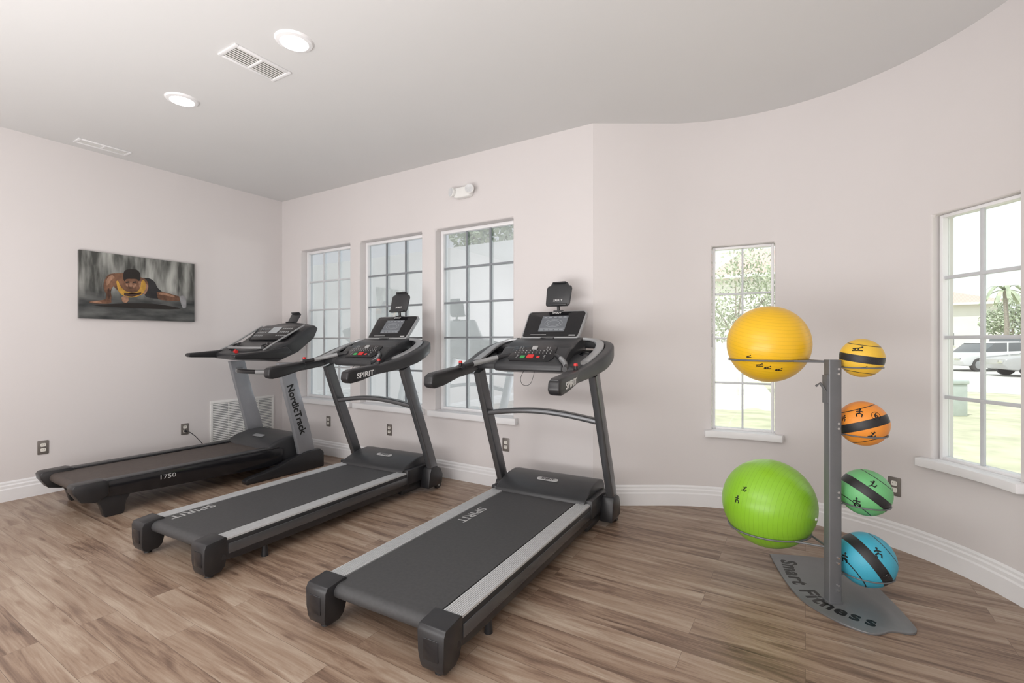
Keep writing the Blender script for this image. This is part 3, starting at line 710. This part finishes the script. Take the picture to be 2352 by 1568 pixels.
for i in range(n+1):
    x = -.43+.86*i/n; k = math.cos((x/.43)*PI/2*.8); top = .06*k
    prof = [(1.43-.03*k,1.135),(1.42-.03*k,1.185),(1.62,1.285),(1.70,1.300),(1.90+.02*k,1.43+top),(1.98+.02*k,1.455+top),(2.03,1.43+top*.8),(1.98,1.34),(1.80,1.20),(1.58,1.11)]
    rows.append([bmx.bm.verts.new((x,a,c)) for a, c in prof])
for A, B in zip(rows, rows[1:]):
    for j in range(len(A)): bmx.bm.faces.new((A[j],A[(j+1)%len(A)],B[(j+1)%len(A)],B[j]))
bmx.bm.faces.new(rows[0]); bmx.bm.faces.new(rows[-1][::-1])
c = bmx.build('console', M['blk2'], r, bevel=.012, mingle=35)
T = basis((0,1.712,1.320),(1,0,0),(0,.19,.165))
MB().prism([(-.34,.02),(-.30,0),(.30,0),(.34,.02),(.36,.20),(.25,.235),(-.25,.235),(-.36,.20)], 'z', -.004, .010, T).build('button_panel', M['gloss'], c, bevel=.004)
MB().prism([(a,bb+.150) for a,bb in rrect(.075,.050,.006)], 'z', .009, .013, T).build('screen', M['lcd_line'], c)
for s in (-1, 1):
    for i in range(5):
        for j in range(3): MB().prism([(a+s*(.13+i*.035),q+.06+j*.055) for a,q in rrect(.010,.008,.003)], 'z', .009, .013, T).build('button', M['accent'], c)
for s in (-1, 1):
    MB().sweep(catmull([(s*.385,1.46,1.222),(s*.36,1.60,1.30),(s*.37,1.72,1.37),(s*.38,1.90,1.475)],6), rrect(.012,.006,.004)).build('silver_accent', M['accent'], c)
    MB().lathe([(0,-.004),(.04,-.002),(.045,.006),(.052,.004)], 24, basis((s*.26,1.56,1.272),(1,0,0),(0,1,.5))).build('cup_well', M['gloss'], c)
MB().sweep([(-.30+.6*i/10, 1.50-.05*math.sin(PI*i/10), 1.245) for i in range(11)], rrect(.016,.012,.006)).build('console_grip', M['accent'], c)
MB().cyl((0,1.42,1.20),(0,1.395,1.215),.018,16).build('safety_key', M['red'], c)
h = MB(); T = basis((0,2.005,1.50),(1,0,0),(0,.5,.87)); h.prism([(-.075,0),(.075,0),(.080,.12),(.06,.135),(-.06,.135),(-.080,.12)], 'z', -.008, .006, T)
h.box(-.075,.075,0,.012,0,.03,T).box(-.065,.065,.12,.134,.004,.028,T)
h.build('tablet_holder', M['blk2'], r, bevel=.004)

# ---------------------------------------------------------------- ball rack
PX, PY = .116, 2.874
rk = empty('ball_rack', (PX,PY,0), 0, 'grey steel ball rack with one upright post and flat shaped base', 'ball rack')
outl = [(1768,1272),(1790,1273),(1850,1277),(1930,1288),(1985,1318),(2030,1362),(2060,1392),(2098,1434),(2106,1448),(2094,1455),(2050,1449),(2010,1456),(1950,1438),(1890,1408),(1840,1375),(1805,1335),(1783,1300)]
pl = [on_z(x,y,.008) for x,y in outl]; pl = catmull(pl+[pl[0]], 4)[:-1]
base = MB().prism([(q.x-PX,q.y-PY) for q in pl], 'z', 0, .010).build('base_plate', M['rackb'], rk, bevel=.002)
track = catmull([on_z(x,y,.01)-Vector((PX,PY,0)) for x,y in [(1797,1284),(1811,1316),(1836,1350),(1873,1381),(1933,1410),(2018,1440)]], 12)
tl = [0]
for a, b_ in zip(track, track[1:]): tl.append(tl[-1]+(b_-a).length)
word = 'Smart Fitness'; adv = {'m':1.35,'i':.55,' ':.7,'t':.75,'r':.8,'S':1.0,'F':.95}
ws = [adv.get(ch, .95) for ch in word]; tot = sum(ws); pos = 0; bmw = bmesh.new()
for ch, wd in zip(word, ws):
    sc = (pos+wd/2)/tot*tl[-1]; pos += wd
    if ch == ' ': continue
    i = max(k for k in range(len(tl)-1) if tl[k] <= sc); f_ = (sc-tl[i])/(tl[i+1]-tl[i]); o_ = track[i].lerp(track[i+1], f_)
    d = (track[i+1]-track[i]).normalized(); up = Vector((-d.y,d.x,0))
    me = text('glyph', ch, .112, M['letter_b'], None, basis((o_.x+up.x*.024,o_.y+up.y*.024,.0102),d,up), ext=.0004, bold=.0036)
    bmw.from_mesh(me); bpy.data.meshes.remove(me)
me = bpy.data.meshes.new('base_lettering'); bmw.to_mesh(me); bmw.free(); me.materials.append(M['letter_b'])
o = bpy.data.objects.new('base_lettering', me); COL.objects.link(o); o.parent = base
T = Matrix.Rotation(math.radians(31.5),4,'Z')
MB().prism(rrect(.031,.022,.005), 'z', .010, 1.215, T).build('post', M['rack'], rk)
MB().box(-.036,.036,-.026,.026,.010,.018,T).build('post_flange', M['rack'], rk, bevel=.002)
for z in (1.17,1.145,.90,.875,.56,.535,.235,.21,.10,.075): MB().cyl(T@Vector((.012,-.021,z)), T@Vector((.012,-.027,z)), .006, 10).build('bolt', M['chrome'], rk)
def ring(c, rad, z, n=40):
    return [Vector((c[0]+rad*math.cos(2*PI*i/n), c[1]+rad*math.sin(2*PI*i/n), z)) for i in range(n)]
cam_r = Vector((RT[0],RT[1],0)); cam_u = Vector((0,0,1)); cam_b = -Vector((FW[0],FW[1],0))
def cax(x, y, z): return tuple(cam_r*x+cam_u*y+cam_b*z)
med = [
    (1979,822,.095,2.38,(.80,.50,.05),cax(.10,1,.12), 'yellow medicine ball with black band at the top of the rack'),
    (1982,972,.110,2.40,(.85,.30,.04),cax(-.28,1,-.25), 'orange medicine ball with black band, second from the top of the rack'),
    (1987,1130,.113,2.40,(.16,.50,.20),cax(.62,.80,.1), 'small green medicine ball with black band, third down on the rack'),
    (1988,1284,.130,2.42,(.06,.42,.58),cax(.80,.58,.1), 'blue medicine ball with black band at the bottom of the rack')]
def fig_strokes(kind):
    if kind == 0: return [[(-.9,0),(-.4,.1),(.2,.15),(.6,.3)],[(.2,.15),(.1,-.35),(.35,-.35)],[(-.4,.1),(-.5,-.35)],[(-1,-.4),(1,-.4)]]
    if kind == 1: return [[(0,.7),(0,.0)],[(0,.0),(-.5,-.2),(-.4,-.8)],[(0,0),(.5,-.2),(.4,-.8)],[(-.6,.35),(0,.5),(.6,.35)]]
    return [[(-.7,-.5),(-.1,-.3),(.3,.3)],[(-.1,-.3),(.4,-.6),(.8,-.2)],[(.3,.3),(-.2,.5)]]
def decal(parent, r, direction, size, kind):
    d = Vector(direction).normalized(); x = Vector((0,0,1)).cross(d).normalized(); y = d.cross(x).normalized()
    mb = MB()
    def P(u, v): return (d*r + x*u*size + y*v*size).normalized()*(r*1.002)
    for st in fig_strokes(kind):
        dens = []
        for a, b in zip(st, st[1:]): dens += [(a[0]+(b[0]-a[0])*k/4, a[1]+(b[1]-a[1])*k/4) for k in range(4)]
        dens.append(st[-1])
        mb.tube([P(*q) for q in dens], size*.13, 5)
    hd = {0:(.85,.42),1:(0,.95),2:(.45,.55)}[kind]
    mb.sphere(P(*hd), size*.2, 10, 6)
    return mb.build('printed_figure', M['letter_b'], parent)
for i, (px, py, rad, tt, col, ax, lab) in enumerate(med):
    q = at_t(px, py, tt)
    o = MB().sphere((0,0,0), rad, 48, 32).build('medicine_ball', band_ball_mat('medicine_ball_%d' % i, col, ax), None)
    o.location = q; tag(o, lab, 'medicine ball', 'medicine balls on the rack')
    to = (Vector((0,0,H))-q).normalized(); sr = Vector((0,0,1)).cross(to).normalized()
    if i == 0: decal(o, rad, to+cam_u*.55+sr*-.2, .022, 0); decal(o, rad, to+cam_u*-.55+sr*.1, .014, 0)
    if i == 1:
        decal(o, rad, to+cam_u*.52+sr*-.15, .024, 1); decal(o, rad, to+cam_u*-.52+sr*.35, .022, 2); decal(o, rad, to+cam_u*.22+sr*-1.0, .016, 1)
        dd = (to+cam_u*.5+sr*.62).normalized(); xx = (cam_u.cross(dd)).normalized(); yy = dd.cross(xx)
        text('number', '6', .035, M['letter_b'], o, basis(dd*rad*1.006, xx, yy), bold=.001)
        MB().tube([(dd*rad+xx*.02*math.cos(a*PI/12)+yy*.02*math.sin(a*PI/12)).normalized()*rad*1.002 for a in range(24)], .0012, 5, closed=True).build('number_ring', M['letter_b'], o)
    if i == 2: decal(o, rad, to+cam_u*.50+sr*.30, .024, 2); decal(o, rad, to+cam_u*-.55+sr*-.30, .025, 1)
    if i == 3: decal(o, rad, to+cam_u*.42+sr*.50, .026, 1); decal(o, rad, to+cam_u*-.15+sr*-.80, .024, 1); decal(o, rad, to+cam_u*-.5+sr*.75, .020, 2)
    c = q-Vector((PX,PY,0)); dz = .46*rad; rr = math.sqrt(rad**2-dz**2)+.0035
    z = q.z-dz-.002
    h = MB().tube(ring(c, rr, z), .0034, 8, closed=True)
    d2 = Vector((c.x,c.y,0)).normalized(); st = d2*.020
    h.tube([Vector((st.x,st.y,z)), Vector((c.x,c.y,z))-d2*(rr)], .0040, 8)
    h.build('small_ball_ring', M['rack'], rk)
big = [(1764,790,.212,(.85,.50,.02),cax(0,1,.25),.40,'big yellow exercise ball held on the upper left of the rack'),
       (1765,1154,.238,(.26,.55,.03),cax(.62,-.10,.78),.55,'big lime green exercise ball on the lower left of the rack')]
for i, (px, py, rad, col, ax, kz, lab) in enumerate(big):
    q = at_t(px, py, 2.68)
    o = MB().sphere((0,0,0), rad, 64, 40).build('exercise_ball', ribbed_ball_mat('exercise_ball_%d' % i, col, ax), None)
    o.location = q; tag(o, lab, 'exercise ball', 'exercise balls on the rack')
    to = (Vector((0,0,H))-q).normalized(); sr = cam_r
    if i == 0:
        for u in (-.30, -.02, .3): decal(o, rad, to+cam_u*-.72+sr*u, .017, 0)
        decal(o, rad, to+cam_u*-.50+sr*-.8, .014, 0)
    else:
        decal(o, rad, to+cam_u*.62+sr*-1.1, .020, 2); decal(o, rad, to+cam_u*.15+sr*-1.6, .020, 1)
        MB().sphere(Vector(ax).normalized()*rad, .008, 12, 8).build('valve', M['white'], o)
    c = q-Vector((PX,PY,0)); dz = kz*rad; rr = math.sqrt(rad**2-dz**2)+.006; z = q.z-dz-.002
    h = MB().tube(ring(c, rr, z, n=56), .005, 8, closed=True)
    d2 = Vector((c.x,c.y,0)).normalized(); st = d2*.022
    pd = Vector((-d2.y,d2.x,0))
    for s in (-1, 1):
        e = Vector((c.x,c.y,0)) - d2*rr*.92 + pd*rr*.38*s
        h.tube([Vector((st.x,st.y,z)), Vector((e.x,e.y,z))], .0055, 8)
    h.build('large_ball_ring', M['rack'], rk)
k = MB().tube([T@Vector((-.030,-.01,1.04)), T@Vector((-.070,-.01,1.10)), T@Vector((-.090,-.01,1.085))], .006, 8)
k.box(-.041,-.029,-.018,.018,1.00,1.14,T).build('hook', M['rack'], rk)

# ---------------------------------------------------------------- outdoors
lawn = MB().box(-60,60,4.6,80,-.30,-.15); lawn.box(XR+.5,60,-20,4.6,-.30,-.15); lawn.box(-60,XL-.6,-20,4.6,-.30,-.15); lawn.box(XL-.6,XR+.5,3.9,4.6,-.30,-.15)
tag(lawn.build('lawn', M['grass']), 'sunlit pale green lawn outside the windows', 'lawn', kind='structure')
d0 = ray(2230, 784); ddir = Vector((d0.x,d0.y,0)).normalized(); sdir = Vector((ddir.y,-ddir.x,0))
T = basis((0,0,-.149), sdir, ddir)
dv = MB().box(-1.0,30,19,42,0,.01,T)
tag(dv.build('driveway', M['pave']), 'pale concrete driveway beyond the lawn', 'driveway', kind='structure')

def car(loc, rz, paint, label, suv=False):
    r = empty('car', loc, rz, label, 'car', 'cars parked outside')
    k = .18 if suv else 0
    body = [(2.15,.30),(2.28,.50),(2.22,.72+k),(1.95,.80+k),(1.05,.92+k),(-1.65,1.0+k),(-2.2,.95+k),(-2.28,.60),(-2.2,.30),(-1.75,.26),(-1.62,.5),(-1.4,.62),(-1.18,.5),(-1.05,.24),(1.05,.24),(1.18,.5),(1.4,.62),(1.62,.5),(1.75,.26)]
    MB().prism(body, 'y', -.88, .88).build('body', paint, r, bevel=.06, seg=3)
    cab = [(1.05,.90+k),(.30,1.40+k*1.8),(-1.0 if not suv else -1.7,1.42+k*1.8),(-1.75 if not suv else -2.1,.98+k)]
    MB().prism(cab, 'y', -.74, .74).build('cabin_glass', M['carg'], r, bevel=.05)
    rf = [(.40,1.36+k*1.8),(.28,1.43+k*1.8),(-.98 if not suv else -1.7,1.45+k*1.8),(-1.12 if not suv else -1.85,1.38+k*1.8)]
    rb = MB().prism(rf, 'y', -.75, .75)
    for s in (-1, 1): rb.box(-.38,-.30,min(s*.735,s*.76),max(s*.735,s*.76),.95,1.42+k*1.8)
    rb.build('roof', paint, r, bevel=.02)
    for sx in (1.4,-1.4):
        for s in (-1, 1):
            w = MB().cyl((sx,s*.70,.32),(sx,s*.90,.32),.32,28).build('wheel', M['tyre'], r, bevel=.02)
            MB().cyl((sx,s*.895,.32),(sx,s*.915,.32),.20,20).build('hubcap', M['accent'], w, bevel=.01)
    for s in (-1, 1): MB().box(2.18,2.30,s*.65-.15,s*.65+.15,.55,.68).build('headlight', M['chrome'], r, bevel=.02)
    return r
def gpos(px, t, z=-.139): q = at_t(px, 784, t); return (q.x, q.y, z)
car(gpos(2262,24), YAW+PI+.10, M['carw'], 'white sedan parked on the driveway, seen through the right window')
car(gpos(2345,29), YAW+.4, M['card'], 'dark utility vehicle parked behind the white sedan', True)
car(gpos(2440,19.5), YAW+PI-.35, M['cars'], 'silver car partly hidden by the right edge of the window')

def house(x, y, rz, w, d, hw, hr, label, wn):
    r = empty('house', (x,y,-.15), rz, label, 'house')
    MB().box(-w/2,w/2,0,d,0,hw).build('wall', M['stucco'], r)
    b = MB(); e = .5
    A = [(-w/2-e,-e,hw),(w/2+e,-e,hw),(w/2+e,d+e,hw),(-w/2-e,d+e,hw)]; R = [(-w/2+d/2,d/2,hw+hr),(w/2-d/2,d/2,hw+hr)]
    v = [b.bm.verts.new(q) for q in A+R]
    for f in ((0,1,5,4),(2,3,4,5),(1,2,5),(3,0,4),(3,2,1,0)): b.bm.faces.new([v[i] for i in f])
    b.build('roof', M['roof'], r)
    MB().box(-w/2-e,w/2+e,-e-.03,-e+.03,hw-.2,hw).build('fascia', M['trim'], r)
    for xx in wn:
        f = MB().box(xx-.6,xx+.6,-.05,.02,1.0,2.3).build('window', M['trim'], r)
        MB().box(xx-.5,xx+.5,-.07,-.04,1.1,2.2).build('pane', M['carg'], f)
    return r
house(-4.5, 33, 0, 16, 8, 5.6, 2.2, 'tall white house with terracotta roof behind the leafy tree', (-5,-1,3))
q = at_t(2140, 784, 44)
house(q.x-.5, q.y, math.radians(-8), 10, 8, 4.9, 1.6, 'low white house with terracotta tiled roof beyond the driveway', (-3,1.5))

def leafy(name, base, th, tr, blobs, nleaf, ls, label, seed, group='trees outside the windows'):
    rnd = random.Random(seed); r = empty(name, base, 0, label, 'tree', group)
    t = MB().tube([(0,0,0),(.06,.03,th*.5),(-.05,.0,th)], tr, 10, r1=tr*.6)
    for bx_, by_, bz_, br in blobs: t.tube([(0,0,th*.7),(bx_*.5,by_*.5,(th*.8+bz_)/2),(bx_,by_,bz_)], tr*.4, 6, r1=tr*.15)
    t.build('trunk', M['bark'], r)
    f = MB()
    for i in range(nleaf):
        bx_, by_, bz_, br = rnd.choice(blobs)
        while True:
            v = Vector((rnd.uniform(-1,1),rnd.uniform(-1,1),rnd.uniform(-1,1)))
            if .3 < v.length < 1: break
        c = Vector((bx_,by_,bz_))+v*br
        x = Vector((rnd.uniform(-1,1),rnd.uniform(-1,1),rnd.uniform(-1,1))).normalized(); y = x.orthogonal().normalized()
        s = ls*rnd.uniform(.6,1.2)
        f.flat([c-x*s, c+y*s*.45, c+x*s, c-y*s*.45])
    f.build('foliage', M['leaf'], r)
    return r
leafy('leafy_tree', gpos(1690,13,-.15), 2.0, .07, [(0,0,3.0,1.0),(.6,.5,2.6,.7),(-.6,.2,2.5,.8),(.2,.1,3.5,.7),(.9,.8,3.0,.6),(-.3,.2,1.9,.5)], 2100, .065, 'leafy tree on the lawn seen through the narrow window', 3)
leafy('leafy_tree', gpos(2325,36,-.15), 2.2, .16, [(0,0,3.2,1.5),(1.3,.4,2.9,1.2),(-.9,0,2.9,1.0),(.3,.3,4.1,1.1)], 2400, .14, 'round leafy tree behind the parked cars', 5)
leafy('leafy_tree', gpos(1120,11.5,-.15), 2.6, .08, [(0,0,4.0,.9),(.7,.4,3.6,.7),(-.6,.2,4.3,.6)], 1500, .09, 'slender tree above the third back-wall window', 9)
pr = empty('palm_tree', gpos(2308,33,-.15), 0, 'distant palm tree rising above the other greenery', 'tree', 'trees outside the windows')
MB().tube([(0,0,0),(.1,0,2.6),(0,0,5.0)], .16, 8, r1=.11).build('trunk', M['bark'], pr)
for i in range(15):
    fr = MB()
    a = 2*PI*i/15; up = .55 if i % 2 else .1; L_ = 1.4
    pts = [Vector((math.cos(a)*L_*t, math.sin(a)*L_*t, 5.0+up*math.sin(t*PI*.8)-1.0*t*t)) for t in (0,.25,.5,.75,1)]
    sd = Vector((-math.sin(a),math.cos(a),0))
    for p0, p1 in zip(pts, pts[1:]):
        fr.flat([p0-sd*.13,p0+sd*.13,p1+sd*.10,p1-sd*.10])
    fr.build('frond', M['leaf'], pr)
ub = empty('utility_box', gpos(2176,9.5,-.15), YAW, 'green-grey utility box standing on the lawn outside the right window', 'utility box')
MB().box(-.22,.22,-.2,.2,0,.62).build('body', M['util'], ub, bevel=.02)
MB().box(-.24,.24,-.22,.22,.62,.70).build('lid', M['util'], ub, bevel=.02)

# porch outside the three back windows
struct(tag(MB().box(-13,-4.2,7.6,7.8,-.15,3.2).build('porch_wall', M['porch']), 'pale grey wall across the porch outside the back windows', 'wall'))
struct(tag(MB().box(-13,-2.0,YB+.19,7.6,-.149,-.05).build('porch_floor', M['pave']), 'concrete porch floor outside the back windows', 'floor'))

# ---------------------------------------------------------------- light, sky, camera
w = bpy.data.worlds.new('sky'); S.world = w; w.use_nodes = True; nt = w.node_tree
bg = nt.nodes['Background']; tc = nt.nodes.new('ShaderNodeTexCoord'); sx = nt.nodes.new('ShaderNodeSeparateXYZ')
nt.links.new(tc.outputs['Generated'], sx.inputs[0])
rp = nt.nodes.new('ShaderNodeValToRGB'); rp.color_ramp.elements[0].position = .45; rp.color_ramp.elements[0].color = (.96,.97,.98,1)
rp.color_ramp.elements[1].position = 1; rp.color_ramp.elements[1].color = (.84,.91,1,1)
nt.links.new(sx.outputs[2], rp.inputs['Fac']); nt.links.new(rp.outputs['Color'], bg.inputs['Color']); bg.inputs['Strength'].default_value = 1.2
def light(kind, name, loc, target, power, size=1, size_y=None, col=(1,1,1), spread=None):
    l = bpy.data.lights.new(name, kind); o = bpy.data.objects.new(name, l); COL.objects.link(o)
    o.location = loc; l.energy = power; l.color = col
    if kind == 'AREA':
        l.shape = 'RECTANGLE'; l.size = size; l.size_y = size_y or size
        if spread: l.spread = math.radians(spread)
    d = Vector(target)-Vector(loc); o.rotation_euler = d.to_track_quat('-Z','Y').to_euler(); return o
sun = light('SUN', 'sun', (0,-10,20), (3.5,0,0), 3.2, col=(1,.97,.92)); sun.data.angle = math.radians(1)
light('AREA', 'ceiling_panel_light', (-1.9,-1.6,3.0), (-1.7,-1.1,0), 135, 4.5, 2.6, (1,.99,.98))  # unseen area lamp added below the ceiling to brighten the room
light('AREA', 'bounce_light', (-1.6,-1.7,.5), (-1.5,-.9,3.3), 245, 4.6, 2.6, (1,.995,.995))  # unseen upward fill behind the camera, added to lift the ceiling like bounced flash
light('AREA', 'window_beam_light', (-3.4,1.00,1.80), (XL,3.085,1.75), .10, .40, 1.5, (1,.99,.97), 2)  # added lamp inside the room, imitates a patch of window light on the left wall

cam = bpy.data.cameras.new('camera'); co = bpy.data.objects.new('camera', cam); COL.objects.link(co)
co.location = (0,0,H); co.rotation_euler = (PI/2, 0, YAW); cam.sensor_width = 36; cam.lens = F/2352*36; cam.clip_start = .05; cam.clip_end = 300
S.camera = co
S.view_settings.view_transform = 'Standard'
S.view_settings.look = 'None'
